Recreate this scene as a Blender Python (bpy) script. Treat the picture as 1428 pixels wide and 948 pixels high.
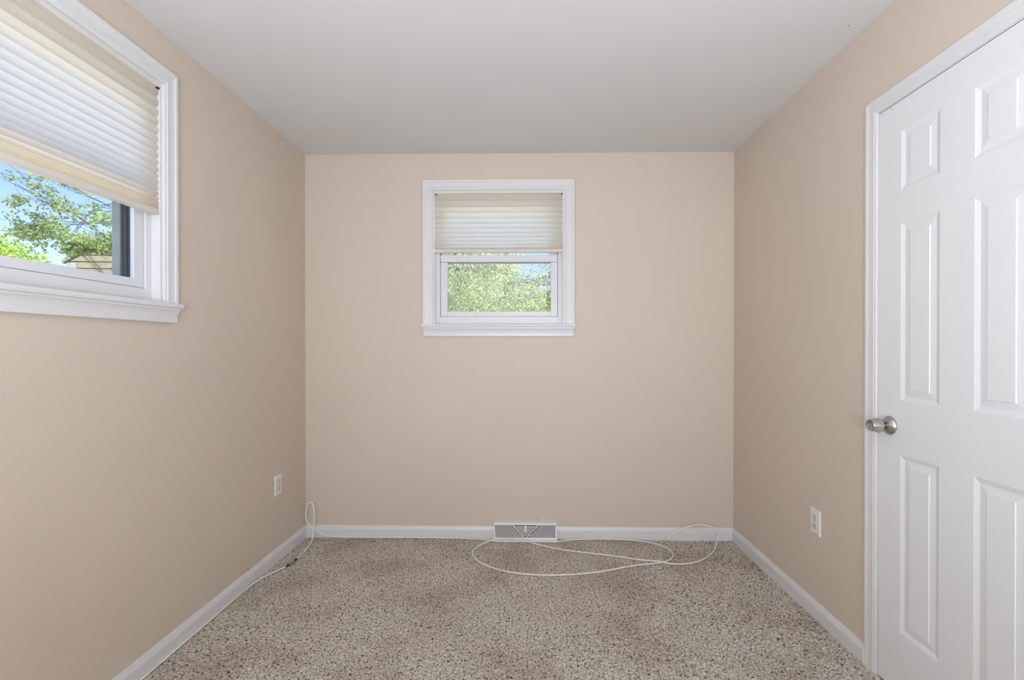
import bpy, bmesh, math, random
from mathutils import Vector, Matrix
import numpy as np

for o in list(bpy.data.objects):
    bpy.data.objects.remove(o)
scene = bpy.context.scene
COL = scene.collection
random.seed(7)

# ------------------------------------------------------------------ camera
XL, XR, YB, H = -1.424, 1.2907, 2.9526, 2.44      # left wall, right wall, far wall, ceiling
YF, WT = -1.55, 0.15                              # wall behind the camera, wall thickness
cam_d = bpy.data.cameras.new('camera')
cam = bpy.data.objects.new('camera', cam_d)
COL.objects.link(cam)
scene.camera = cam
cam_d.sensor_fit = 'HORIZONTAL'
cam_d.sensor_width = 36.0
cam_d.lens = 650.0 / 1428.0 * 36.0
cam_d.shift_x = -(725.44 - 714.0) / 1428.0
cam_d.shift_y = (485.28 - 474.0) / 1428.0
cam_d.clip_start = 0.02
cam.location = (0, 0, 1.2193)
cam.rotation_mode = 'XYZ'
cam.rotation_euler = (math.pi / 2 - 0.00394, 0.0, 0.01752)

# ------------------------------------------------------------------ view, world, lights
vs = scene.view_settings
vs.view_transform = 'Standard'
vs.look = 'None'
vs.gamma = 1.0
vs.use_curve_mapping = False
vs.exposure = 0.0

world = bpy.data.worlds.new('sky')
scene.world = world
world.use_nodes = True
wn, wl = world.node_tree.nodes, world.node_tree.links
wn.clear()
wo = wn.new('ShaderNodeOutputWorld')
bg = wn.new('ShaderNodeBackground')
sky = wn.new('ShaderNodeTexSky')
sky.sky_type = 'NISHITA'
sky.sun_disc = False
sky.sun_elevation = math.radians(52)
sky.sun_rotation = math.radians(150)
sky.air_density = 1.3
sky.dust_density = 0.6
sky.ozone_density = 4.0
bg.inputs['Strength'].default_value = 0.26
tint = wn.new('ShaderNodeMix')
tint.data_type = 'RGBA'
tint.blend_type = 'MULTIPLY'
tint.inputs[0].default_value = 1.0
tint.inputs[7].default_value = (0.88, 0.82, 1.02, 1)
wl.new(sky.outputs[0], tint.inputs[6])
wl.new(tint.outputs[2], bg.inputs['Color'])
wl.new(bg.outputs[0], wo.inputs['Surface'])

def lamp(name, kind, loc, target, energy, size=1.0, size_y=None, color=(1, 1, 1)):
    d = bpy.data.lights.new(name, kind)
    d.energy = energy
    d.color = color
    if kind == 'AREA':
        d.shape = 'RECTANGLE'
        d.size = size
        d.size_y = size_y or size
    if kind == 'SUN':
        d.angle = math.radians(1.0)
    o = bpy.data.objects.new(name, d)
    COL.objects.link(o)
    o.location = loc
    o.rotation_euler = (Vector(target) - Vector(loc)).to_track_quat('-Z', 'Y').to_euler()
    return o

lamp('sun', 'SUN', (6, -6, 10), (0, 3, 0), 9.0, color=(1.0, 0.96, 0.88))
# area lamps that light the room from behind the camera
# bounced flash behind the photographer, thrown at the ceiling, and an added low frontal fill lamp
lamp('bounce_light', 'AREA', (-0.05, -0.55, 1.15), (0.0, 0.05, 2.44), 57, 1.5, 0.9, (0.93, 0.985, 1.11))
lamp('front_fill_light', 'AREA', (-0.05, -1.45, 0.85), (0.0, 2.0, 0.1), 35, 2.2, 1.4, (0.93, 0.985, 1.11))

# ------------------------------------------------------------------ materials
def mat(name, color, rough=0.6, metal=0.0, var=0.0, var_scale=3.0, bump=0.0, bump_scale=200.0, spec=0.5, detail=3.0):
    m = bpy.data.materials.new(name)
    m.use_nodes = True
    nt = m.node_tree
    b = nt.nodes['Principled BSDF']
    b.inputs['Base Color'].default_value = (*color, 1)
    b.inputs['Roughness'].default_value = rough
    b.inputs['Metallic'].default_value = metal
    b.inputs['Specular IOR Level'].default_value = spec
    tc = nt.nodes.new('ShaderNodeTexCoord')
    if var:
        n = nt.nodes.new('ShaderNodeTexNoise')
        n.inputs['Scale'].default_value = var_scale
        n.inputs['Detail'].default_value = detail
        nt.links.new(tc.outputs['Object'], n.inputs['Vector'])
        r = nt.nodes.new('ShaderNodeValToRGB')
        r.color_ramp.elements[0].position = 0.3
        r.color_ramp.elements[1].position = 0.7
        r.color_ramp.elements[0].color = tuple(c * (1 - var) for c in color) + (1,)
        r.color_ramp.elements[1].color = tuple(min(1, c * (1 + var)) for c in color) + (1,)
        nt.links.new(n.outputs['Fac'], r.inputs['Fac'])
        nt.links.new(r.outputs['Color'], b.inputs['Base Color'])
    if bump:
        n2 = nt.nodes.new('ShaderNodeTexNoise')
        n2.inputs['Scale'].default_value = bump_scale
        n2.inputs['Detail'].default_value = 2.0
        nt.links.new(tc.outputs['Object'], n2.inputs['Vector'])
        bp = nt.nodes.new('ShaderNodeBump')
        bp.inputs['Strength'].default_value = bump
        bp.inputs['Distance'].default_value = 0.002
        nt.links.new(n2.outputs['Fac'], bp.inputs['Height'])
        nt.links.new(bp.outputs['Normal'], b.inputs['Normal'])
    return m

M_WALL = mat('beige_wall_paint', (0.655, 0.570, 0.480), 0.55, var=0.018, var_scale=1.6, bump=0.10, bump_scale=260, spec=0.35)
M_CEIL = mat('ceiling_paint', (0.70, 0.70, 0.69), 0.8, var=0.012, var_scale=2.0, bump=0.08, bump_scale=200, spec=0.3)
M_TRIM = mat('white_gloss_paint', (0.725, 0.735, 0.74), 0.32, var=0.012, var_scale=6, bump=0.012, bump_scale=60)
M_DOOR = mat('white_door_paint', (0.79, 0.815, 0.825), 0.42, var=0.012, var_scale=5, bump=0.07, bump_scale=80)
M_VINYL = mat('white_vinyl', (0.73, 0.745, 0.785), 0.30, var=0.01, var_scale=8)
M_RAILP = mat('shade_rail_plastic', (0.70, 0.66, 0.60), 0.4, var=0.02, var_scale=10)
M_HEADR = mat('shade_headrail_metal', (0.74, 0.71, 0.66), 0.4, var=0.02, var_scale=10)
M_DARK = mat('dark_plastic', (0.03, 0.03, 0.03), 0.5, var=0.1, var_scale=40)
M_TRACK = mat('shaded_aluminium', (0.035, 0.045, 0.046), 0.45, var=0.25, var_scale=14)  # near black: shade of the outer jamb put into the colour
M_TRACKL = mat('pale_grey_aluminium', (0.30, 0.33, 0.31), 0.5, var=0.12, var_scale=14)
M_NICKEL = mat('satin_nickel', (0.50, 0.48, 0.45), 0.24, 1.0, var=0.05, var_scale=60)
M_PLATE = mat('outlet_plastic', (0.78, 0.77, 0.74), 0.35, var=0.01, var_scale=20)
M_FACE = mat('receptacle_plastic', (0.66, 0.66, 0.66), 0.4, var=0.01, var_scale=20)
M_REG = mat('register_enamel', (0.78, 0.79, 0.78), 0.35, var=0.02, var_scale=20)
M_REGIN = mat('cavity_shade', (0.05, 0.055, 0.06), 0.8, var=0.1, var_scale=30)  # shade inside the register put into the colour
M_CABLE = mat('white_cable_sheath', (0.88, 0.86, 0.83), 0.45, var=0.03, var_scale=20)
M_CONN = mat('zinc_connector', (0.42, 0.40, 0.37), 0.35, 1.0, var=0.1, var_scale=90)
M_BARK = mat('grey_brown_bark', (0.11, 0.085, 0.065), 0.9, var=0.35, var_scale=9, bump=0.6, bump_scale=30)
M_ROOF = mat('tan_roof_edge', (0.22, 0.20, 0.15), 0.9, var=0.3, var_scale=20)
M_GROUND = mat('pale_bounce_ground', (0.64, 0.61, 0.55), 0.9, var=0.1, var_scale=3, bump=0.3, bump_scale=60)  # unseen ground, made pale to bounce light up at the shades

def leaf_mat(name, color, var=0.35):
    m = bpy.data.materials.new(name)
    m.use_nodes = True
    nt = m.node_tree
    nt.nodes.clear()
    out = nt.nodes.new('ShaderNodeOutputMaterial')
    d = nt.nodes.new('ShaderNodeBsdfDiffuse')
    t = nt.nodes.new('ShaderNodeBsdfTranslucent')
    mx = nt.nodes.new('ShaderNodeMixShader')
    mx.inputs[0].default_value = 0.5
    tc = nt.nodes.new('ShaderNodeTexCoord')
    n = nt.nodes.new('ShaderNodeTexNoise')
    n.inputs['Scale'].default_value = 1.7
    n.inputs['Detail'].default_value = 6
    nt.links.new(tc.outputs['Object'], n.inputs['Vector'])
    r = nt.nodes.new('ShaderNodeValToRGB')
    r.color_ramp.elements[0].position = 0.35
    r.color_ramp.elements[1].position = 0.65
    r.color_ramp.elements[0].color = tuple(c * (1 - var) for c in color) + (1,)
    r.color_ramp.elements[1].color = tuple(min(0.95, c * (1 + var)) for c in color) + (1,)
    nt.links.new(n.outputs['Fac'], r.inputs['Fac'])
    for s in (d, t):
        nt.links.new(r.outputs['Color'], s.inputs['Color'])
    nt.links.new(d.outputs[0], mx.inputs[1])
    nt.links.new(t.outputs[0], mx.inputs[2])
    nt.links.new(mx.outputs[0], out.inputs[0])
    return m

M_LEAF = leaf_mat('spring_leaves', (0.36, 0.46, 0.20))
M_LEAFP = leaf_mat('pale_leaves', (0.60, 0.65, 0.38), 0.45)
M_LEAFY = leaf_mat('yellow_green_leaves', (0.44, 0.56, 0.17), 0.3)

def glass_mat():
    m = bpy.data.materials.new('window_glass')
    m.use_nodes = True
    nt = m.node_tree
    nt.nodes.clear()
    out = nt.nodes.new('ShaderNodeOutputMaterial')
    tr = nt.nodes.new('ShaderNodeBsdfTransparent')
    tr.inputs[0].default_value = (0.95, 0.97, 0.96, 1)
    gl = nt.nodes.new('ShaderNodeBsdfGlossy')
    gl.inputs['Roughness'].default_value = 0.02
    lw = nt.nodes.new('ShaderNodeLayerWeight')
    lw.inputs['Blend'].default_value = 0.5
    pw = nt.nodes.new('ShaderNodeMath')
    pw.operation = 'POWER'
    pw.inputs[1].default_value = 5.0
    nt.links.new(lw.outputs['Facing'], pw.inputs[0])
    fr = nt.nodes.new('ShaderNodeMath')
    fr.operation = 'MULTIPLY_ADD'
    fr.inputs[1].default_value = 0.96
    fr.inputs[2].default_value = 0.025
    nt.links.new(pw.outputs[0], fr.inputs[0])
    mx = nt.nodes.new('ShaderNodeMixShader')
    nt.links.new(fr.outputs[0], mx.inputs[0])
    nt.links.new(tr.outputs[0], mx.inputs[1])
    nt.links.new(gl.outputs[0], mx.inputs[2])
    nt.links.new(mx.outputs[0], out.inputs[0])
    return m
M_GLASS = glass_mat()

def screen_mat():
    m = bpy.data.materials.new('insect_screen_mesh')
    m.use_nodes = True
    nt = m.node_tree
    nt.nodes.clear()
    out = nt.nodes.new('ShaderNodeOutputMaterial')
    tr = nt.nodes.new('ShaderNodeBsdfTransparent')
    d = nt.nodes.new('ShaderNodeBsdfDiffuse')
    d.inputs[0].default_value = (0.62, 0.64, 0.64, 1)
    mx = nt.nodes.new('ShaderNodeMixShader')
    mx.inputs[0].default_value = 0.14
    nt.links.new(tr.outputs[0], mx.inputs[1])
    nt.links.new(d.outputs[0], mx.inputs[2])
    nt.links.new(mx.outputs[0], out.inputs[0])
    return m
M_SCREEN = screen_mat()

def fabric_mat():
    m = bpy.data.materials.new('cream_shade_fabric')
    m.use_nodes = True
    nt = m.node_tree
    nt.nodes.clear()
    out = nt.nodes.new('ShaderNodeOutputMaterial')
    d = nt.nodes.new('ShaderNodeBsdfDiffuse')
    t = nt.nodes.new('ShaderNodeBsdfTranslucent')
    mx = nt.nodes.new('ShaderNodeMixShader')
    mx.inputs[0].default_value = 0.92
    tc = nt.nodes.new('ShaderNodeTexCoord')
    n = nt.nodes.new('ShaderNodeTexNoise')
    n.inputs['Scale'].default_value = 220
    nt.links.new(tc.outputs['Object'], n.inputs['Vector'])
    r = nt.nodes.new('ShaderNodeValToRGB')
    r.color_ramp.elements[0].color = (0.95, 0.905, 0.81, 1)
    r.color_ramp.elements[1].color = (0.995, 0.96, 0.88, 1)
    nt.links.new(n.outputs['Fac'], r.inputs['Fac'])
    nt.links.new(r.outputs['Color'], d.inputs['Color'])
    nt.links.new(r.outputs['Color'], t.inputs['Color'])
    nt.links.new(d.outputs[0], mx.inputs[1])
    nt.links.new(t.outputs[0], mx.inputs[2])
    nt.links.new(mx.outputs[0], out.inputs[0])
    return m
M_FABRIC = fabric_mat()

def carpet_mat():
    m = bpy.data.materials.new('speckled_carpet')
    m.use_nodes = True
    nt = m.node_tree
    b = nt.nodes['Principled BSDF']
    b.inputs['Roughness'].default_value = 1.0
    b.inputs['Specular IOR Level'].default_value = 0.05
    tc = nt.nodes.new('ShaderNodeTexCoord')
    def noise(scale, detail=2.0, rough=0.5):
        n = nt.nodes.new('ShaderNodeTexNoise')
        n.inputs['Scale'].default_value = scale
        n.inputs['Detail'].default_value = detail
        n.inputs['Roughness'].default_value = rough
        nt.links.new(tc.outputs['Object'], n.inputs['Vector'])
        return n
    def ramp(src, stops):
        r = nt.nodes.new('ShaderNodeValToRGB')
        e = r.color_ramp.elements
        e[0].position, e[0].color = stops[0][0], (*stops[0][1], 1)
        e[1].position, e[1].color = stops[-1][0], (*stops[-1][1], 1)
        for p, c in stops[1:-1]:
            x = e.new(p)
            x.color = (*c, 1)
        nt.links.new(src, r.inputs['Fac'])
        return r
    base = ramp(noise(120, 2).outputs['Fac'], [(0.32, (0.44, 0.385, 0.32)), (0.5, (0.64, 0.575, 0.50)), (0.68, (0.84, 0.775, 0.70))])
    speck = ramp(noise(108, 3.0, 0.65).outputs['Fac'], [(0.375, (0.06, 0.042, 0.032)), (0.455, (1, 1, 1))])
    mul = nt.nodes.new('ShaderNodeMix')
    mul.data_type = 'RGBA'
    mul.blend_type = 'MULTIPLY'
    mul.inputs[0].default_value = 0.95
    nt.links.new(base.outputs[0], mul.inputs[6])
    nt.links.new(speck.outputs[0], mul.inputs[7])
    # worn, dirty patches
    dirt = ramp(noise(3.2, 3).outputs['Fac'], [(0.32, (0.80, 0.77, 0.725)), (0.55, (1, 1, 1))])
    mul2 = nt.nodes.new('ShaderNodeMix')
    mul2.data_type = 'RGBA'
    mul2.blend_type = 'MULTIPLY'
    mul2.inputs[0].default_value = 1.0
    nt.links.new(mul.outputs[2], mul2.inputs[6])
    nt.links.new(dirt.outputs[0], mul2.inputs[7])
    nt.links.new(mul2.outputs[2], b.inputs['Base Color'])
    bp = nt.nodes.new('ShaderNodeBump')
    bp.inputs['Strength'].default_value = 0.7
    bp.inputs['Distance'].default_value = 0.004
    nt.links.new(noise(330, 2).outputs['Fac'], bp.inputs['Height'])
    nt.links.new(bp.outputs['Normal'], b.inputs['Normal'])
    return m
M_CARPET = carpet_mat()

def siding_mat():
    m = bpy.data.materials.new('tan_lap_siding')
    m.use_nodes = True
    nt = m.node_tree
    b = nt.nodes['Principled BSDF']
    b.inputs['Roughness'].default_value = 0.7
    tc = nt.nodes.new('ShaderNodeTexCoord')
    n = nt.nodes.new('ShaderNodeTexNoise')
    n.inputs['Scale'].default_value = 4
    nt.links.new(tc.outputs['Object'], n.inputs['Vector'])
    r = nt.nodes.new('ShaderNodeValToRGB')
    r.color_ramp.elements[0].color = (0.21, 0.19, 0.12, 1)
    r.color_ramp.elements[1].color = (0.27, 0.24, 0.165, 1)
    nt.links.new(n.outputs['Fac'], r.inputs['Fac'])
    nt.links.new(r.outputs['Color'], b.inputs['Base Color'])
    return m
M_SIDING = siding_mat()

# ------------------------------------------------------------------ helpers
def empty(name, loc=(0, 0, 0), rz=0.0, label=None, cat=None, group=None, kind=None):
    o = bpy.data.objects.new(name, None)
    COL.objects.link(o)
    o.empty_display_size = 0.1
    o.location = loc
    o.rotation_euler = (0, 0, rz)
    tag(o, label, cat, group, kind)
    return o

def tag(o, label=None, cat=None, group=None, kind=None):
    for k, v in (('label', label), ('category', cat), ('group', group), ('kind', kind)):
        if v:
            o[k] = v
    return o

def link(name, me, m, parent=None, smooth=False):
    me.materials.append(m)
    if smooth:
        for p in me.polygons:
            p.use_smooth = True
    o = bpy.data.objects.new(name, me)
    COL.objects.link(o)
    o.parent = parent
    return o

def from_bm(name, bm, m, parent=None, smooth=False, bevel=0.0, normals=True):
    if normals:
        bmesh.ops.recalc_face_normals(bm, faces=bm.faces)
    me = bpy.data.meshes.new(name)
    bm.to_mesh(me)
    bm.free()
    o = link(name, me, m, parent, smooth)
    if bevel:
        md = o.modifiers.new('bevel', 'BEVEL')
        md.width = bevel
        md.segments = 2
        md.limit_method = 'ANGLE'
        md.angle_limit = math.radians(50)
    return o

def box(bm, x0, x1, y0, y1, z0, z1):
    v = [bm.verts.new(p) for p in ((x0, y0, z0), (x1, y0, z0), (x1, y1, z0), (x0, y1, z0),
                                   (x0, y0, z1), (x1, y0, z1), (x1, y1, z1), (x0, y1, z1))]
    for f in ((0, 3, 2, 1), (4, 5, 6, 7), (0, 1, 5, 4), (1, 2, 6, 5), (2, 3, 7, 6), (3, 0, 4, 7)):
        bm.faces.new([v[i] for i in f])

def boxes(name, lst, m, parent=None, bevel=0.0):
    bm = bmesh.new()
    for b in lst:
        box(bm, *b)
    return from_bm(name, bm, m, parent, bevel=bevel)

def loft(bm, rows, closed_u=False, cap=False):
    rv = [[bm.verts.new(p) for p in r] for r in rows]
    n = len(rows[0])
    for a, b in zip(rv[:-1], rv[1:]):
        for i in range(n if closed_u else n - 1):
            j = (i + 1) % n
            bm.faces.new((a[i], a[j], b[j], b[i]))
    if cap:
        bm.faces.new(rv[0])
        bm.faces.new(rv[-1])
    return rv

def tube(bm, pts, rad, seg=8, cap=True):
    pts = [Vector(p) for p in pts]
    rads = rad if isinstance(rad, (list, tuple)) else [rad] * len(pts)
    rows = []
    up = Vector((0.13, 0.21, 0.97)).normalized()
    prev = None
    for i, p in enumerate(pts):
        t = (pts[min(i + 1, len(pts) - 1)] - pts[max(i - 1, 0)]).normalized()
        if prev is None:
            a = t.cross(up)
            if a.length < 1e-3:
                a = t.cross(Vector((1, 0, 0)))
            a.normalize()
        else:
            a = (prev - t * prev.dot(t)).normalized()
        prev = a
        b = t.cross(a)
        rows.append([p + (a * math.cos(2 * math.pi * k / seg) + b * math.sin(2 * math.pi * k / seg)) * rads[i] for k in range(seg)])
    loft(bm, rows, closed_u=True, cap=cap)

def spline(pts, sub=8):
    P = [Vector(p) for p in pts]
    out = []
    for i in range(len(P) - 1):
        p0, p1, p2, p3 = P[max(i - 1, 0)], P[i], P[i + 1], P[min(i + 2, len(P) - 1)]
        for k in range(sub):
            t = k / sub
            out.append(0.5 * ((2 * p1) + (-p0 + p2) * t + (2 * p0 - 5 * p1 + 4 * p2 - p3) * t * t + (-p0 + 3 * p1 - 3 * p2 + p3) * t ** 3))
    out.append(P[-1])
    return out

def lathe(bm, prof, axis_origin, axis, seg=40):
    ax = Vector(axis).normalized()
    a = ax.orthogonal().normalized()
    b = ax.cross(a)
    o = Vector(axis_origin)
    rows = []
    for d, r in prof:
        rows.append([o + ax * d + (a * math.cos(2 * math.pi * k / seg) + b * math.sin(2 * math.pi * k / seg)) * max(r, 1e-4) for k in range(seg)])
    loft(bm, rows, closed_u=True, cap=True)

# ------------------------------------------------------------------ room shell
WL_Y, WL_Z = 1.375, 1.312          # left window: centre along the wall, apron foot
WB_X, WB_Z = -0.1888, 1.282        # far window
HU, HB, HT = 0.416, 0.06, 0.926    # hole half width, bottom, top above the apron foot

def holed_wall(name, a0, a1, hc, hz, place):
    """wall slab between a0 and a1 with a window hole, place(a, depth, z) -> world"""
    bm = bmesh.new()
    z0, z1 = -0.02, H + 0.1
    A = [a0, hc - HU, hc + HU, a1]
    Z = [z0, hz + HB, hz + HT, z1]
    def quad(p):
        bm.faces.new([bm.verts.new(place(*q)) for q in p])
    for i in range(3):
        for j in range(3):
            if i == 1 and j == 1:
                continue
            for d in (0, WT):
                quad([(A[i], d, Z[j]), (A[i + 1], d, Z[j]), (A[i + 1], d, Z[j + 1]), (A[i], d, Z[j + 1])])
    hs = [(A[1], Z[1]), (A[2], Z[1]), (A[2], Z[2]), (A[1], Z[2])]
    os_ = [(A[0], Z[0]), (A[3], Z[0]), (A[3], Z[3]), (A[0], Z[3])]
    for ring in (hs, os_):
        for k in range(4):
            p, q = ring[k], ring[(k + 1) % 4]
            quad([(p[0], 0, p[1]), (q[0], 0, q[1]), (q[0], WT, q[1]), (p[0], WT, p[1])])
    bmesh.ops.remove_doubles(bm, verts=bm.verts, dist=1e-5)
    return tag(from_bm(name, bm, M_WALL), kind='structure')

holed_wall('wall_back', XL, XR, WB_X, WB_Z, lambda a, d, z: (a, YB + d, z))
holed_wall('wall_left', YF, YB + WT, WL_Y, WL_Z, lambda a, d, z: (XL - d, a, z))
# right wall with the door opening
DO0, DO1, DOT = 1.108, 1.752, 2.082        # door opening along y, head height
boxw = [(XR, XR + WT, DO1, YB + WT, -0.02, H + 0.1), (XR, XR + WT, YF, DO0, -0.02, H + 0.1),
        (XR, XR + WT, DO0, DO1, DOT, H + 0.1), (XR + 0.10, XR + WT, DO0, DO1, -0.02, DOT)]  # last box: unseen panel added to stop light leaking round the door
tag(boxes('wall_right', boxw, M_WALL), kind='structure')
tag(boxes('wall_front', [(XL, XR, YF - WT, YF, -0.02, H + 0.1)], M_WALL), kind='structure')
tag(boxes('ceiling', [(XL, XR, YF, YB, H, H + 0.1)], M_CEIL), kind='structure')

# carpeted floor: fine tufts where the photo can see them
def carpet():
    rng = np.random.RandomState(3)
    xs = np.arange(XL + 0.002, XR - 0.001, 0.0045)
    ys = np.concatenate([np.arange(YF, 1.3, 0.05), np.arange(1.3, YB - 0.002, 0.0045)])
    nx, ny = len(xs), len(ys)
    h = rng.rand(ny, nx)
    hs = (h + np.roll(h, 1, 0) + np.roll(h, 1, 1) + np.roll(np.roll(h, 1, 0), 1, 1)) / 4
    z = (hs * 0.6 + h * 0.4 - 0.5) * 0.010
    for _ in range(6):                               # broad unevenness of the pile
        a, b, ph = rng.rand() * 5 + 1, rng.rand() * 5 + 1, rng.rand() * 6
        z += 0.0010 * np.sin(xs[None, :] * a + ys[:, None] * b + ph)
    X, Y = np.meshgrid(xs, ys)
    X = X + (rng.rand(ny, nx) - .5) * 0.003
    co = np.stack([X, Y, z], -1).reshape(-1, 3).astype(np.float32)
    idx = np.arange(ny * nx).reshape(ny, nx)
    q = np.stack([idx[:-1, :-1], idx[:-1, 1:], idx[1:, 1:], idx[1:, :-1]], -1).reshape(-1, 4).astype(np.int32)
    me = bpy.data.meshes.new('floor')
    me.vertices.add(len(co))
    me.vertices.foreach_set('co', co.ravel())
    me.loops.add(q.size)
    me.loops.foreach_set('vertex_index', q.ravel())
    me.polygons.add(len(q))
    me.polygons.foreach_set('loop_start', np.arange(0, q.size, 4, dtype=np.int32))
    me.update(calc_edges=True)
    me.validate()
    return tag(link('floor', me, M_CARPET), kind='structure')
carpet()

# baseboards: flat board with an eased, sloped top
def baseboard(name, p0, p1, inward):
    prof = [(0, -0.012), (0.0115, -0.012), (0.0120, 0.052), (0.0105, 0.060), (0.0062, 0.072), (0.0048, 0.0775), (0.0, 0.0785)]
    bm = bmesh.new()
    p0, p1, n = Vector(p0), Vector(p1), Vector(inward)
    loft(bm, [[p + n * d + Vector((0, 0, z)) for d, z in prof] for p in (p0, p1)], closed_u=True, cap=True)
    return tag(from_bm(name, bm, M_TRIM), kind='structure')
baseboard('baseboard_back', (XL, YB, 0), (XR, YB, 0), (0, -1, 0))
baseboard('baseboard_left', (XL, YF, 0), (XL, YB - 0.0125, 0), (1, 0, 0))
baseboard('baseboard_right', (XR, 1.8005, 0), (XR, YB - 0.0125, 0), (-1, 0, 0))
baseboard('baseboard_front', (XL + 0.013, YF, 0), (XR, YF, 0), (0, 1, 0))

# ------------------------------------------------------------------ casing profile, swept with mitred corners
CAS = [(0, 0), (0, 0.008), (0.003, 0.010), (0.010, 0.0105), (0.0115, 0.013), (0.016, 0.0135), (0.018, 0.0115),
       (0.034, 0.0120), (0.046, 0.0135), (0.049, 0.0165), (0.058, 0.0175), (0.063, 0.0165), (0.066, 0.0125), (0.066, 0)]
def casing(name, half, zb, zt, parent, m=M_TRIM, k=1.0, tk=1.0):
    bm = bmesh.new()
    rows = []
    for d, t in CAS:
        d *= k
        t *= tk
        rows.append([(-(half + d), -t, zb), (-(half + d), -t, zt + d), (half + d, -t, zt + d), (half + d, -t, zb)])
    loft(bm, rows)
    bm.faces.new([bm.verts.new((-(half + d * k), -t * tk, zb)) for d, t in CAS])
    bm.faces.new([bm.verts.new((half + d * k, -t * tk, zb)) for d, t in CAS])
    bmesh.ops.remove_doubles(bm, verts=bm.verts, dist=1e-5)
    return from_bm(name, bm, m, parent)

# ------------------------------------------------------------------ windows (local: x along wall, +y outward, z from apron foot)
def window(name, loc, rz, screen=False):
    r = empty(name, loc, rz, kind='structure')
    casing('casing', 0.416, 0.077, 0.926, r)
    # stool with eased nosing
    bm = bmesh.new()
    prof = [(0.10, 0.057), (-0.026, 0.057), (-0.0295, 0.060), (-0.031, 0.067), (-0.0295, 0.074), (-0.026, 0.077), (0.10, 0.077)]
    loft(bm, [[(x, y if abs(x) < 0.42 or y < 0 else 0.0, z) for y, z in prof] for x in (-0.489, -0.4155)], closed_u=True, cap=True)
    loft(bm, [[(x, y, z) for y, z in prof] for x in (-0.4155, 0.4155)], closed_u=True, cap=True)
    loft(bm, [[(x, y if y < 0 else 0.0, z) for y, z in prof] for x in (0.4155, 0.489)], closed_u=True, cap=True)
    from_bm('stool', bm, M_TRIM, r)
    # apron: cove moulding with returned ends
    bm = bmesh.new()
    rows = [(0.0568, 0.0245, 0.481), (0.050, 0.0240, 0.4805), (0.048, 0.0215, 0.479), (0.040, 0.0175, 0.4765), (0.030, 0.0145, 0.474),
            (0.0205, 0.0130, 0.4725), (0.0195, 0.0150, 0.4735), (0.0125, 0.0145, 0.473), (0.0115, 0.0165, 0.4745), (0.002, 0.0160, 0.473), (0.0, 0.0140, 0.472)]
    loft(bm, [[(-u, 0, z), (-u, -d, z), (u, -d, z), (u, 0, z)] for z, d, u in rows], closed_u=True, cap=True)
    from_bm('apron', bm, M_TRIM, r)
    # jamb liner round the opening
    boxes('jamb_liner', [(-0.4158, -0.405, 0.0, 0.034, 0.0772, 0.9258), (0.405, 0.4158, 0.0, 0.034, 0.0772, 0.9258),
                         (-0.405, 0.405, 0.0, 0.034, 0.915, 0.9258)], M_TRIM, r)
    # frame face with a shallow step next to the sash
    boxes('window_frame', [(-0.4158, -0.3785, 0.034, 0.0585, 0.0772, 0.9258), (0.3785, 0.4158, 0.034, 0.0585, 0.0772, 0.9258),
                           (-0.3785, 0.3785, 0.034, 0.0585, 0.0772, 0.1268), (-0.3785, 0.3785, 0.034, 0.0585, 0.8750, 0.9258)], M_TRIM, r, bevel=0.0015)
    # outer aluminium track, seen sidelong through the glass
    boxes('outer_track', [(s * 0.3785 if s > 0 else -0.4158, 0.4158 if s > 0 else -0.3785, 0.0585, 0.128, 0.0772, 0.9258) for s in (-1, 1)]
          + [(-0.3785, 0.3785, 0.0585, 0.128, 0.0772, 0.1200), (-0.3785, 0.3785, 0.0585, 0.128, 0.8800, 0.9258)]
          + [(s * 0.3785 - 0.004, s * 0.3785 + 0.004, y, y + 0.004, 0.120, 0.880) for s in (-1, 1) for y in (0.090, 0.106)], M_TRACK, r)
    boxes('outer_frame', [(s * 0.392 - 0.022, s * 0.392 + 0.022, 0.128, 0.158, 0.075, 0.926) for s in (-1, 1)]
          + [(-0.37, 0.37, 0.128, 0.158, 0.075, 0.112), (-0.37, 0.37, 0.128, 0.158, 0.888, 0.926)], M_TRACKL, r, bevel=0.001)
    # lower sash
    ls = empty('lower_sash')
    ls.parent = r
    boxes('sash_frame', [(-0.376, -0.3325, 0.042, 0.056, 0.1295, 0.477), (0.3325, 0.376, 0.042, 0.056, 0.1295, 0.477),
                         (-0.3325, 0.3325, 0.042, 0.056, 0.1295, 0.1610)], M_VINYL, ls, bevel=0.002)
    boxes('meeting_rail', [(-0.376, 0.376, 0.036, 0.062, 0.4785, 0.5225)], M_VINYL, ls, bevel=0.002)
    boxes('glazing_bead', [(-0.3325, 0.3325, 0.0475, 0.061, 0.4700, 0.4785)], M_TRACKL, ls)
    boxes('pane', [(-0.333, 0.333, 0.0445, 0.0465, 0.159, 0.4785)], M_GLASS, ls)
    if screen:
        boxes('insect_screen', [(-0.37, 0.37, 0.132, 0.1325, 0.112, 0.50)], M_SCREEN, r)
    # upper sash, one track further out
    us = empty('upper_sash')
    us.parent = r
    boxes('sash_frame', [(-0.376, -0.3352, 0.0655, 0.084, 0.478, 0.874), (0.3352, 0.376, 0.0655, 0.084, 0.478, 0.874),
                         (-0.3352, 0.3352, 0.0655, 0.084, 0.478, 0.515), (-0.3352, 0.3352, 0.0655, 0.084, 0.800, 0.874)], M_VINYL, us, bevel=0.002)
    boxes('pane', [(-0.336, 0.336, 0.0735, 0.0755, 0.514, 0.801)], M_GLASS, us)
    return r

window('window_1', (XL, WL_Y, WL_Z), math.pi / 2)
window('window_2', (WB_X, YB, WB_Z), 0.0, True)

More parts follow.
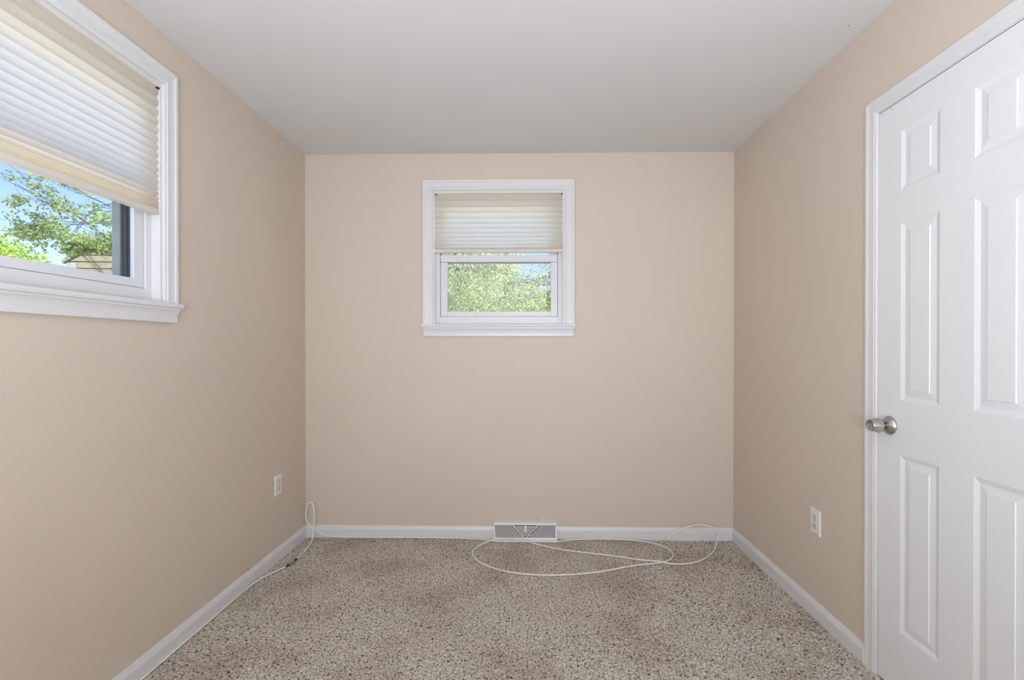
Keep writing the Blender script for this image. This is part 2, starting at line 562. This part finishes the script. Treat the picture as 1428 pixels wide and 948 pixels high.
# ------------------------------------------------------------------ pleated cellular shades
def shade(loc, rz, zrail, n, label, stack, cord_side):
    r = empty('cellular_shade', loc, rz, label, 'window shade', 'pleated cellular window shades')
    boxes('headrail', [(-0.409, 0.409, -0.0015, 0.031, 0.9060, 0.9240)], M_HEADR, r, bevel=0.002)
    for s in (-1, 1):
        boxes('mounting_clip', [(s * 0.402 - 0.005, s * 0.402 + 0.005, 0.000, 0.022, 0.8985, 0.9058)], M_DARK, r, bevel=0.001)
    # honeycomb fabric: front and rear layers meet at every crease
    ztop, zbot = 0.9058, zrail + 0.0235
    zfab = zbot + stack
    w = [1.0 - 0.52 * i / (n - 1) for i in range(n)]
    s = (ztop - zfab) / sum(w)
    zz = [ztop]
    for q in w:
        zz.append(zz[-1] - q * s)
    bm = bmesh.new()
    front, back = [], []
    def cell(a, b, amp):
        for k in range(0, 6):
            t = k / 6
            bulge = math.sin(math.pi * t) ** 0.7 if 0 < t < 1 else 0.0
            z = a + (b - a) * t
            front.append((0.0135 - amp * bulge, z))
            back.append((0.0165 + amp * bulge, z))
    for a, b in zip(zz[:-1], zz[1:]):
        cell(a, b, 0.0085)
    if stack:
        m_ = 3
        for i in range(m_):
            cell(zfab - stack * i / m_, zfab - stack * (i + 1) / m_, 0.0105)
    front.append((0.0135, zbot)); back.append((0.0165, zbot))
    U = 0.406
    if stack:
        for q in range(2):
            loft(bm, [[(-U, 0.012 + q * 0.003, z), (U, 0.012 + q * 0.003, z)] for z in (zfab, zbot)])
    for L in (front,):
        loft(bm, [[(-U, y, z), (-U / 3, y, z), (U / 3, y, z), (U, y, z)] for y, z in L])
    from_bm('pleated_fabric', bm, M_FABRIC, r, normals=False)
    bm = bmesh.new()
    prof = [(0.001, zrail + 0.004), (0.004, zrail), (0.026, zrail), (0.029, zrail + 0.004), (0.029, zrail + 0.019), (0.024, zrail + 0.0233),
            (0.006, zrail + 0.0233), (0.0035, zrail + 0.019), (0.0015, zrail + 0.010)]
    loft(bm, [[(x, y, z) for y, z in prof] for x in (-0.4085, 0.4085)], closed_u=True, cap=True)
    from_bm('bottom_rail', bm, M_RAILP, r)
    if cord_side:
        bm = bmesh.new()
        x = cord_side * 0.4035
        tube(bm, [(x, 0.006, zrail), (x, 0.006, zrail - 0.13)], 0.0011, 6)
        o = from_bm('pull_cord', bm, M_RAILP, r, True)
        bm = bmesh.new()
        lathe(bm, [(0, 0.0015), (0.004, 0.004), (0.016, 0.005), (0.022, 0.004), (0.023, 0.001)], (x, 0.006, zrail - 0.130), (0, 0, -1), 16)
        from_bm('tassel', bm, M_PLATE, o, True)
    return r
shade((XL, WL_Y, WL_Z), math.pi / 2, 0.414, 15, 'large cream pleated shade half lowered in the left wall window', 0.030, 0)
shade((WB_X, YB, WB_Z), 0.0, 0.5320, 11, 'small cream pleated shade half lowered in the far wall window', 0.006, 1)

# ------------------------------------------------------------------ door on the right wall (local: x = -world y, +y outward)
dr = empty('door_1', (XR, (DO0 + DO1) / 2, 0), -math.pi / 2, kind='structure')
DH = 0.3115
def to_u(y):                       # world y -> local x of the door
    return -(y - ((DO0 + DO1) / 2))
def door_slab():
    bm = bmesh.new()
    yf, yb = 0.002, 0.037
    c = [to_u(1.642), to_u(1.489), to_u(1.375), to_u(1.222)]
    us = [-DH, c[0], c[1], c[2], c[3], DH]
    zs = [0.0065, 0.222, 0.842, 1.030, 1.648, 1.762, 1.968, 2.072]
    def quad(p):
        bm.faces.new([bm.verts.new(q) for q in p])
    for i in range(5):
        for j in range(7):
            if i in (1, 3) and j in (1, 3, 5):
                u0, u1, z0, z1 = us[i], us[i + 1], zs[j], zs[j + 1]
                prof = [(0, 0), (0.0022, 0.0008), (0.0140, 0.0044), (0.0165, 0.0046), (0.0370, 0.0026), (0.0380, 0.0007), (0.041, 0.0006)]
                rows = [[(u0 + d, yf + e, z0 + d), (u1 - d, yf + e, z0 + d), (u1 - d, yf + e, z1 - d), (u0 + d, yf + e, z1 - d)] for d, e in prof]
                rv = loft(bm, rows, closed_u=True)
                bm.faces.new(rv[-1])
            else:
                quad([(us[i], yf, zs[j]), (us[i + 1], yf, zs[j]), (us[i + 1], yf, zs[j + 1]), (us[i], yf, zs[j + 1])])
    ring = [(-DH, zs[0]), (DH, zs[0]), (DH, zs[-1]), (-DH, zs[-1])]
    for k in range(4):
        p, q = ring[k], ring[(k + 1) % 4]
        quad([(p[0], yf, p[1]), (q[0], yf, q[1]), (q[0], yb, q[1]), (p[0], yb, p[1])])
    quad([(p[0], yb, p[1]) for p in ring])
    bmesh.ops.remove_doubles(bm, verts=bm.verts, dist=1e-5)
    return from_bm('door_slab', bm, M_DOOR, dr)
door_slab()
kx, kz = to_u(1.689), 0.9365
bm = bmesh.new()
lathe(bm, [(0, 0.0335), (0.003, 0.0340), (0.006, 0.0325), (0.012, 0.0270), (0.017, 0.0205), (0.0195, 0.0150), (0.020, 0.011)], (kx, 0.0022, kz), (0, -1, 0))
from_bm('knob_rose', bm, M_NICKEL, dr, True)
bm = bmesh.new()
lathe(bm, [(0.018, 0.0120), (0.027, 0.0120), (0.030, 0.0165), (0.034, 0.0225), (0.039, 0.0255), (0.047, 0.0258), (0.060, 0.0228), (0.069, 0.0208),
           (0.0710, 0.0200), (0.0708, 0.0185), (0.067, 0.0150), (0.064, 0.0090), (0.0632, 0.0)], (kx, 0.0022, kz), (0, -1, 0))
kb = from_bm('door_knob', bm, M_NICKEL, dr, True)
bm = bmesh.new()
lathe(bm, [(0.0632, 0.0045), (0.0655, 0.0045), (0.0660, 0.0030)], (kx, 0.0022, kz), (0, -1, 0), 20)
from_bm('lock_button', bm, M_NICKEL, kb, True)

# jamb and casing round the door
tr = empty('trim_1', (XR, (DO0 + DO1) / 2, 0), -math.pi / 2, kind='structure')
hw = (DO1 - DO0) / 2
boxes('door_jamb', [(-hw + 0.0002, -hw + 0.0075, 0.0, 0.0995, 0, DOT), (hw - 0.0075, hw - 0.0002, 0.0, 0.0995, 0, DOT), (-hw + 0.0075, hw - 0.0075, 0.0, 0.0995, DOT - 0.0065, DOT - 0.0002)], M_TRIM, tr)
boxes('door_stop', [(-hw + 0.0076, -hw + 0.02, 0.04, 0.07, 0, DOT - 0.007), (hw - 0.02, hw - 0.0076, 0.04, 0.07, 0, DOT - 0.007)], M_TRIM, tr)
casing('door_casing', hw - 0.003, 0, DOT - 0.003, tr, k=0.0552 / 0.066, tk=0.48)
# flaking paint along the inner top corner of the casing
bm = bmesh.new()
rr = random.Random(5)
for i in range(16):
    u = -hw + 0.02 + i * 0.012 + rr.uniform(-.003, .003)
    z = DOT - 0.018 - i * 0.0006 + rr.uniform(-.004, .003)
    w_, h_ = rr.uniform(.003, .007), rr.uniform(.002, .005)
    n_ = 6
    ring = [(u + w_ * math.cos(k * math.tau / n_) * rr.uniform(.6, 1.2), -0.0002 + 0.0018 - rr.uniform(0.0004, 0.0016), z + h_ * math.sin(k * math.tau / n_) * rr.uniform(.6, 1.2)) for k in range(n_)]
    base = [(p[0], 0.0024, p[2]) for p in ring]
    loft(bm, [base, ring], closed_u=True, cap=True)
from_bm('paint_flakes', bm, M_TRIM, tr)

# ------------------------------------------------------------------ outlets (local: x along wall, -y into room)
def outlet(loc, rz, label):
    r = empty('wall_outlet', loc, rz, label, 'outlet', 'electrical outlets low on the side walls')
    bm = bmesh.new()
    rows = []
    for d, t in [(0, 0.0002), (0, 0.0030), (0.0015, 0.0050), (0.005, 0.0060)]:
        rows.append([(-0.0355 + d, -t, -0.057 + d), (0.0355 - d, -t, -0.057 + d), (0.0355 - d, -t, 0.057 - d), (-0.0355 + d, -t, 0.057 - d)])
    loft(bm, rows, closed_u=True, cap=True)
    from_bm('cover_plate', bm, M_PLATE, r)
    for s in (-1, 1):
        bm = bmesh.new()
        pts = []
        for k in range(24):
            a = k * math.tau / 24
            pts.append((0.0172 * math.cos(a), max(-0.0135, min(0.0135, 0.0172 * math.sin(a)))))
        loft(bm, [[(x, -0.0058, s * 0.0195 + z) for x, z in pts], [(x * .97, -0.0078, s * 0.0195 + z * .97) for x, z in pts]], closed_u=True, cap=True)
        f = from_bm('receptacle', bm, M_FACE, r)
        zc = s * 0.0195
        boxes('slot', [(-0.0075, -0.0052, -0.0080, -0.0070, zc + 0.0005, zc + 0.0085), (0.0052, 0.0075, -0.0080, -0.0070, zc + 0.0015, zc + 0.0080),
                       (-0.0022, 0.0022, -0.0080, -0.0070, zc - 0.0095, zc - 0.0050)], M_DARK, f)
    bm = bmesh.new()
    lathe(bm, [(0, 0.0034), (0.0009, 0.0032), (0.0013, 0.0015)], (0, -0.0058, 0), (0, -1, 0), 14)
    from_bm('screw', bm, M_CONN, r, True)
    return r
outlet((XR, 2.1115, 0.4325), -math.pi / 2, 'white outlet on the right wall beside the white door')
outlet((XL, 2.6215, 0.4315), math.pi / 2, 'white outlet on the left wall near the far corner, above the coiled cable')

# ------------------------------------------------------------------ heat register at the foot of the far wall
rg = empty('heat_register', (-0.0185, YB, 0.0), 0, 'white metal baseboard heat register with a V pattern of louvres below the far window', 'heat register')
RW = 0.1965
TOPP, BOTP = Vector((0, -0.0215, 0.1010)), Vector((0, -0.0530, 0.0185))   # slope of the grille face
fdir = (TOPP - BOTP)
fl_ = fdir.length
fd = fdir.normalized()
fn = Vector((0, -fd.z, fd.y))
if fn.y > 0:
    fn = -fn
def fp(u, v, w=0.0):               # point on the sloping face: u across, v up the slope, w proud of it
    q = BOTP + fd * v + fn * w
    return (u, q.y, q.z)
bm = bmesh.new()
prof = [(-0.0005, 0.1085), (-0.0185, 0.1085), (-0.0215, 0.1060), (-0.0215, 0.1010)]
loft(bm, [[(u, y, z) for y, z in prof] for u in (-RW, RW)])
prof2 = [(-0.0530, 0.0185), (-0.0530, 0.0120), (-0.0585, 0.0110), (-0.0600, 0.0085), (-0.0600, -0.003), (-0.0005, -0.003)]
loft(bm, [[(u, y, z) for y, z in prof2] for u in (-RW, RW)])
for s in (-1, 1):                  # end cheeks
    u = s * RW
    bm.faces.new([bm.verts.new((u, y, z)) for y, z in prof + prof2])
    u2 = s * (RW - 0.0015)
    bm.faces.new([bm.verts.new((u2, y, z)) for y, z in prof + prof2])
def slab(bm, pts, w0, w1):         # polygon on the face given thickness
    a = [bm.verts.new(fp(u, v, w0)) for u, v in pts]
    b = [bm.verts.new(fp(u, v, w1)) for u, v in pts]
    bm.faces.new(a)
    bm.faces.new(b)
    for i in range(len(pts)):
        j = (i + 1) % len(pts)
        bm.faces.new((a[i], a[j], b[j], b[i]))
FR = 0.0075
slab(bm, [(-RW, 0), (RW, 0), (RW, FR), (-RW, FR)], -0.0015, 0.0008)
slab(bm, [(-RW, fl_ - FR), (RW, fl_ - FR), (RW, fl_), (-RW, fl_)], -0.0015, 0.0008)
for s in (-1, 1):
    slab(bm, [(s * RW, FR), (s * (RW - FR), FR), (s * (RW - FR), fl_ - FR), (s * RW, fl_ - FR)], -0.0015, 0.0008)
from_bm('register_body', bm, M_REG, rg)
bm = bmesh.new()
slab(bm, [(-RW + 0.003, 0.002), (RW - 0.003, 0.002), (RW - 0.003, fl_ - 0.002), (-RW + 0.003, fl_ - 0.002)], -0.0130, -0.0115)
from_bm('dark_backing', bm, M_REGIN, rg)  # dark sheet standing for the shade behind the louvres
# V bars
vtop, vbot = fl_ - FR, FR
VX = 0.077
bm = bmesh.new()
for s in (-1, 1):
    slab(bm, [(s * 0.0, vbot), (s * 0.007, vbot), (s * (VX + 0.006), vtop), (s * (VX - 0.002), vtop)], -0.001, 0.0016)
from_bm('v_bars', bm, M_REG, rg)
bm = bmesh.new()
def vline(v):                      # half width of the V at height v
    return (v - vbot) / (vtop - vbot) * VX
for s in (-1, 1):                  # curved fins outside the V
    k = 0
    x = 0.013
    while x < RW - 0.0045:
        pts = []
        for t in range(9):
            v = vbot + (vtop - vbot) * t / 8
            lean = 0.030 * (1 - x / (RW * 1.25)) * (t / 8) ** 1.4
            xx = x - lean
            if xx > vline(v) + 0.004:
                pts.append((s * xx, v))
        if len(pts) > 1:
            for (a, va), (b, vb) in zip(pts[:-1], pts[1:]):
                slab(bm, [(a, va), (a + 0.0031, va), (b + 0.0031, vb), (b, vb)], -0.0075, -0.0002)
        x += 0.0076
    # fins continue above the V bar to the top rail where they start beyond it
v = vbot + 0.012
while v < vtop - 0.004:            # level fins inside the V
    u = vline(v) - 0.004
    slab(bm, [(-u, v), (u, v), (u, v + 0.0034), (-u, v + 0.0034)], -0.0075, -0.0002)
    v += 0.0074
from_bm('louvres', bm, M_REG, rg)
bm = bmesh.new()
slab(bm, [(-0.005, vtop - 0.030), (0.005, vtop - 0.030), (0.004, vtop - 0.002), (-0.004, vtop - 0.002)], 0.0000, 0.0060)
slab(bm, [(-0.008, vtop - 0.036), (0.008, vtop - 0.036), (0.007, vtop - 0.029), (-0.007, vtop - 0.029)], 0.0000, 0.0085)
from_bm('damper_lever', bm, M_REG, rg)

# small nails left in the walls
def nail(loc, d, label):
    bm = bmesh.new()
    lathe(bm, [(-0.004, 0.0014), (0.0035, 0.0014), (0.0036, 0.0030), (0.0050, 0.0026)], loc, d, 12)
    return tag(from_bm('wall_nail', bm, M_DARK, None, True), 'tiny dark nail in the ' + label, 'nail')
nail((0.0600, YB, 0.1215), (0, -1, 0), 'far wall just above the heat register')
nail((XL, 2.3341, 0.0880), (1, 0, 0), 'left wall just above the white baseboard')
tag(from_bm('ceiling_nail', (lambda b: (lathe(b, [(-0.002, 0.0015), (0.0015, 0.0030), (0.003, 0.0025)], (1.2200, 1.80, H), (0, 0, -1), 10), b)[1])(bmesh.new()), M_CONN, None, True),
    'tiny nail head in the ceiling beside the right wall', 'nail')

# ------------------------------------------------------------------ coaxial cable on the carpet
Z = 0.0085
c1 = [(-1.4070, 1.10, Z), (-1.4070, 1.6, Z), (-1.4070, 2.0, Z), (-1.4068, 2.20, Z), (-1.4040, 2.31, Z + .001), (-1.391, 2.400, Z + .002), (-1.366, 2.460, Z + .002), (-1.338, 2.512, Z + .003), (-1.3255, 2.5340, 0.0125)]
bm = bmesh.new()
tube(bm, spline(c1), 0.0036, 10)
cb1 = tag(from_bm('cable', bm, M_CABLE, None, True), 'short white cable lying along the foot of the left wall baseboard', 'cable')
bm = bmesh.new()
d0 = Vector((-1.3255, 2.5340, 0.0125))
ax = Vector((0.10, 0.99, 0.02)).normalized()
lathe(bm, [(-0.010, 0.0042), (0.004, 0.0046), (0.0045, 0.0060), (0.014, 0.0060), (0.0145, 0.0046), (0.020, 0.0046)], d0, ax, 12)
from_bm('plug', bm, M_DARK, cb1, True)
c2 = [(-1.3165, 2.612, 0.0125), (-1.3170, 2.657, Z + .003), (-1.3225, 2.770, Z + .004), (-1.338, 2.862, 0.030), (-1.3475, 2.892, 0.072), (-1.3420, 2.896, 0.150), (-1.3500, 2.900, 0.212),
      (-1.3690, 2.905, 0.240), (-1.3910, 2.908, 0.218), (-1.4030, 2.911, 0.172), (-1.4010, 2.917, 0.122), (-1.3740, 2.926, 0.0727), (-1.3180, 2.933, 0.032), (-1.2500, 2.9345, 0.0130),
      (-1.05, 2.9345, Z), (-0.80, 2.934, Z), (-0.50, 2.932, Z), (-0.31, 2.918, Z), (-0.235, 2.892, Z + .002), (-0.12, 2.8855, Z + .001), (0.05, 2.8855, Z + .001), (0.175, 2.888, Z), (0.28, 2.918, Z),
      (0.418, 2.930, Z), (0.56, 2.928, Z), (0.683, 2.910, Z), (0.775, 2.873, Z), (0.828, 2.815, Z), (0.845, 2.755, Z), (0.832, 2.695, Z), (0.792, 2.646, Z), (0.714, 2.610, Z),
      (0.566, 2.575, Z), (0.358, 2.499, Z), (0.126, 2.4636, Z), (-0.064, 2.4836, Z), (-0.203, 2.546, Z), (-0.291, 2.630, Z), (-0.3270, 2.725, Z), (-0.3080, 2.805, Z), (-0.262, 2.860, 0.012),
      (-0.200, 2.880, 0.0255), (-0.110, 2.882, 0.0290), (-0.030, 2.872, 0.0215), (0.040, 2.850, 0.0120), (0.1849, 2.7791, Z), (0.350, 2.734, Z), (0.509, 2.690, Z), (0.640, 2.643, Z + .003), (0.720, 2.617, Z + .0085), (0.809, 2.598, Z + .003), (0.915, 2.617, Z),
      (1.000, 2.668, Z), (1.075, 2.745, Z), (1.130, 2.825, 0.014), (1.163, 2.880, 0.034), (1.1735, 2.900, 0.058), (1.1640, 2.906, 0.082), (1.1245, 2.909, 0.1035), (1.0583, 2.912, 0.112), (0.975, 2.918, 0.090), (0.9037, 2.926, 0.0486), (0.8680, 2.932, 0.010)]
bm = bmesh.new()
tube(bm, spline(c2), 0.0036, 10)
cb2 = tag(from_bm('cable', bm, M_CABLE, None, True), 'long white cable looped over the carpet in front of the heat register', 'cable')
bm = bmesh.new()
lathe(bm, [(-0.018, 0.0046), (-0.006, 0.0046), (-0.0055, 0.0062), (0.006, 0.0062), (0.0065, 0.0046), (0.012, 0.0042)], Vector((-1.3165, 2.612, 0.0125)), Vector((0, 1, 0)), 12)
from_bm('plug', bm, M_DARK, cb2, True)
cp = tag(boxes('cable_coupler', [(-0.010, 0.010, -0.012, 0.012, 0.0, 0.012)], M_CONN, None, bevel=0.003), 'small grey coupler joining the two white cables near the left baseboard', 'coupler')
cp.location = (-1.3195, 2.573, 0.0055)
bm = bmesh.new()
tube(bm, [(0.002, -0.028, 0.007), (0.001, -0.011, 0.007)], 0.0045, 10)
from_bm('threaded_end', bm, M_CONN, cp, True)
bm = bmesh.new()
tube(bm, [(0.001, 0.011, 0.007), (0.003, 0.026, 0.007)], 0.0045, 10)
from_bm('threaded_end', bm, M_CONN, cp, True)

# ------------------------------------------------------------------ outdoors
GZ = -0.9
tag(boxes('ground', [(-40, 40, YB + WT + 0.2, 45, GZ - 0.2, GZ), (-40, XL - WT - 0.2, -20, YB + WT + 0.2, GZ - 0.2, GZ)], M_GROUND), kind='structure')

def leaves_mesh(name, blobs, size, m, parent, seed):
    """blobs: (cx, cy, cz, rx, ry, rz, count)"""
    rng = np.random.RandomState(seed)
    V, F = [], []
    tot = 0
    for cx, cy, cz, rx, ry, rz, n in blobs:
        d = rng.normal(size=(n, 3))
        d /= np.linalg.norm(d, axis=1)[:, None]
        rad = rng.rand(n, 1) ** 0.45
        tw = max(4, n // 26)                       # leaves gather round twig tips
        tips = d[:tw] * rad[:tw]
        pick = rng.randint(0, tw, n)
        p = tips[pick] + rng.normal(size=(n, 3)) * 0.13
        p = p * np.array([rx, ry, rz]) + np.array([cx, cy, cz])
        a = rng.normal(size=(n, 3)); a /= np.linalg.norm(a, axis=1)[:, None]
        b = rng.normal(size=(n, 3)); b = np.cross(a, b); b /= np.linalg.norm(b, axis=1)[:, None]
        c = np.cross(a, b)
        s = size * (0.6 + 0.8 * rng.rand(n, 1))
        q = np.stack([p - a * s * .5, p + b * s * .32 + c * s * .10, p + a * s * .5, p - b * s * .32 + c * s * .10], 1).reshape(-1, 3)
        V.append(q)
        i = np.arange(n)[:, None] * 4 + tot
        F.append(np.concatenate([np.concatenate([i, i + 1, i + 2], 1), np.concatenate([i, i + 2, i + 3], 1)], 0))
        tot += n * 4
    V = np.concatenate(V).astype(np.float32)
    F = np.concatenate(F).astype(np.int32)
    me = bpy.data.meshes.new(name)
    me.vertices.add(len(V)); me.vertices.foreach_set('co', V.ravel())
    me.loops.add(F.size); me.loops.foreach_set('vertex_index', F.ravel())
    me.polygons.add(len(F)); me.polygons.foreach_set('loop_start', np.arange(0, F.size, 3, dtype=np.int32))
    me.update(calc_edges=True)
    return link(name, me, m, parent)

def tree(loc, height, blobs, size, m, label, seed, trunk_r=0.12, group=None):
    r = empty('tree', loc, 0, label, 'tree', group)
    rr = random.Random(seed)
    bm = bmesh.new()
    top = Vector((rr.uniform(-.3, .3), rr.uniform(-.3, .3), height * 0.85))
    path = [Vector((0, 0, -0.05)), Vector((rr.uniform(-.1, .1), 0, height * .3)), top * 0.75, top]
    sp = spline(path, 6)
    tube(bm, sp, [trunk_r * (1 - 0.8 * i / (len(sp) - 1)) for i in range(len(sp))], 9)
    from_bm('trunk', bm, M_BARK, r, True)
    bm = bmesh.new()
    for bx_, by_, bz_, rx, ry, rz, n in blobs:
        c = Vector((bx_, by_, bz_))
        start = sp[min(len(sp) - 1, int(len(sp) * rr.uniform(.35, .75)))]
        mid = (start + c) / 2 + Vector((rr.uniform(-.15, .15), rr.uniform(-.15, .15), rr.uniform(0, .25)))
        b1 = spline([start, mid, c], 5)
        tube(bm, b1, [trunk_r * .17 * (1 - .75 * i / (len(b1) - 1)) for i in range(len(b1))], 6)
        for k in range(7):
            d = Vector((rr.gauss(0, 1) * rx, rr.gauss(0, 1) * ry, rr.gauss(0, 1) * rz)) * 0.62
            b2 = spline([b1[rr.randint(4, len(b1) - 1)], c + d * .5 + Vector((0, 0, .05)), c + d], 4)
            tube(bm, b2, [trunk_r * .06 * (1 - .6 * i / (len(b2) - 1)) for i in range(len(b2))], 4)
    from_bm('branches', bm, M_BARK, r, True)
    leaves_mesh('foliage', blobs, size, m, r, seed)
    return r

# trees seen through the far window
G1 = 'trees outside the far window'
def rel(blobs, loc):
    return [(x - loc[0], y - loc[1], z - loc[2], rx, ry, rz, n) for x, y, z, rx, ry, rz, n in blobs]
def T(loc, h, blobs, size, m, label, seed, tr_=0.12, g=G1):
    return tree(loc, h, rel(blobs, loc), size, m, label, seed, tr_, g)

T((-1.6, 10.6, GZ), 6, [(-1.6, 10.5, 3.3, 1.3, 1.2, 1.3, 7000), (-1.2, 10.0, 2.2, 1.0, .9, .75, 5600), (-2.2, 11.6, 1.9, 1.0, 1, .8, 3200), (-.7, 10.4, 3.0, .7, .8, .4, 2000)], 0.058, M_LEAFP,
  'pale green leafy tree outside the left half of the far window', 11)
T((0.75, 13.4, GZ), 6.5, [(.2, 13.2, 2.2, 1.3, 1, .75, 6500), (1.5, 13.6, 3.4, 1.1, 1, .9, 5000), (-.1, 13.4, 3.0, .8, .8, .35, 800), (.7, 13.5, 4.6, 1.3, 1, .5, 3500)], 0.068, M_LEAFP,
  'pale airy tree with sky gaps seen at the middle of the far window', 12)
T((1.15, 7.6, GZ), 5, [(.85, 7.5, 2.85, .50, .6, .65, 3600), (.55, 7.4, 1.75, .30, .35, .3, 1400), (1.1, 7.6, 1.9, .6, .6, .6, 2500), (.45, 7.5, 2.05, .16, .25, .30, 900), (.47, 7.5, 2.36, .13, .25, .16, 600)], 0.06, M_LEAFY,
  'bright yellow-green tree at the right edge of the far window', 13, 0.08)
T((-0.6, 17.0, GZ), 8, [(-.8, 17, 2.4, 3.2, 1.5, 1.2, 5200), (-3.5, 17, 4.2, 2.2, 1.5, 1.8, 3200), (2.9, 17.4, 3.6, 1.9, 1.5, 1.6, 3200)], 0.14, M_LEAF,
  'broad green tree farthest away behind the others outside the far window', 14, 0.2)

# trees seen through the left window
G2 = 'trees outside the left window'
T((-9.6, 6.6, GZ), 5.2, [(-7.05, 6.05, 2.25, .60, .62, .40, 3400), (-7.9, 6.5, 2.1, .7, .7, .40, 2800), (-8.9, 6.4, 2.3, .8, .8, .6, 3000)], 0.06, M_LEAFY,
  'bright low tree at the left edge of the left wall window', 21, 0.12, G2)
T((-5.4, 6.6, GZ), 5.6, [(-4.95, 4.92, 2.36, .44, .42, .13, 1250), (-4.74, 5.10, 2.36, .32, .28, .11, 1250), (-5.02, 4.72, 2.44, .26, .28, .14, 700), (-4.86, 4.96, 2.25, .16, .16, .08, 380),
                         (-5.02, 4.72, 2.68, .36, .32, .17, 330), (-4.92, 4.82, 2.90, .36, .34, .18, 300), (-4.66, 5.00, 2.66, .28, .26, .22, 420), (-5.12, 4.52, 2.84, .24, .28, .20, 150),
                         (-4.6, 5.2, 3.1, .4, .4, .2, 300), (-5.3, 6.2, 4.4, .9, .8, .6, 1800)], 0.036, M_LEAF,
  'green tree with thin leafy boughs against the blue sky in the left wall window', 22, 0.045, G2)

# neighbouring house with lap siding
nh = empty('neighbouring_house', (-5.93, 7.98, GZ), math.radians(6), 'tan neighbouring house with lap siding seen low through the left wall window', 'house')
bm = bmesh.new()
zt, W2 = 3.58, 1.85
lap = 0.115
k = 0
z = 0.0
while z < zt + 1.0:                # each course leans out at its foot
    def half(zz):
        return W2 if zz < zt else max(0.0, W2 * (1 - (zz - zt) / 1.15))
    a, b = half(z), half(z + lap)
    loft(bm, [[(-a, -0.022, z), (a, -0.022, z)], [(-b, -0.002, z + lap), (b, -0.002, z + lap)]])
    loft(bm, [[(-b, -0.002, z + lap), (b, -0.002, z + lap)], [(-b, -0.022, z + lap), (b, -0.022, z + lap)]])
    z += lap
box(bm, -W2, W2, 0.0, 3.0, 0.0, zt)
from_bm('siding_wall', bm, M_SIDING, nh)
bm = bmesh.new()
for s in (-1, 1):
    prof = [(s * (W2 + 0.10), zt - 0.06), (0, zt + 1.15), (0, zt + 1.22), (s * (W2 + 0.10), zt + 0.01)]
    loft(bm, [[(x, y, z) for x, z in prof] for y in (-0.05, 3.1)], closed_u=True, cap=True)
from_bm('roof', bm, M_ROOF, nh)
boxes('corner_board', [(-W2 - 0.03, -W2 + 0.12, -0.05, -0.02, 0, zt - 0.05)], M_TRACKL, nh)
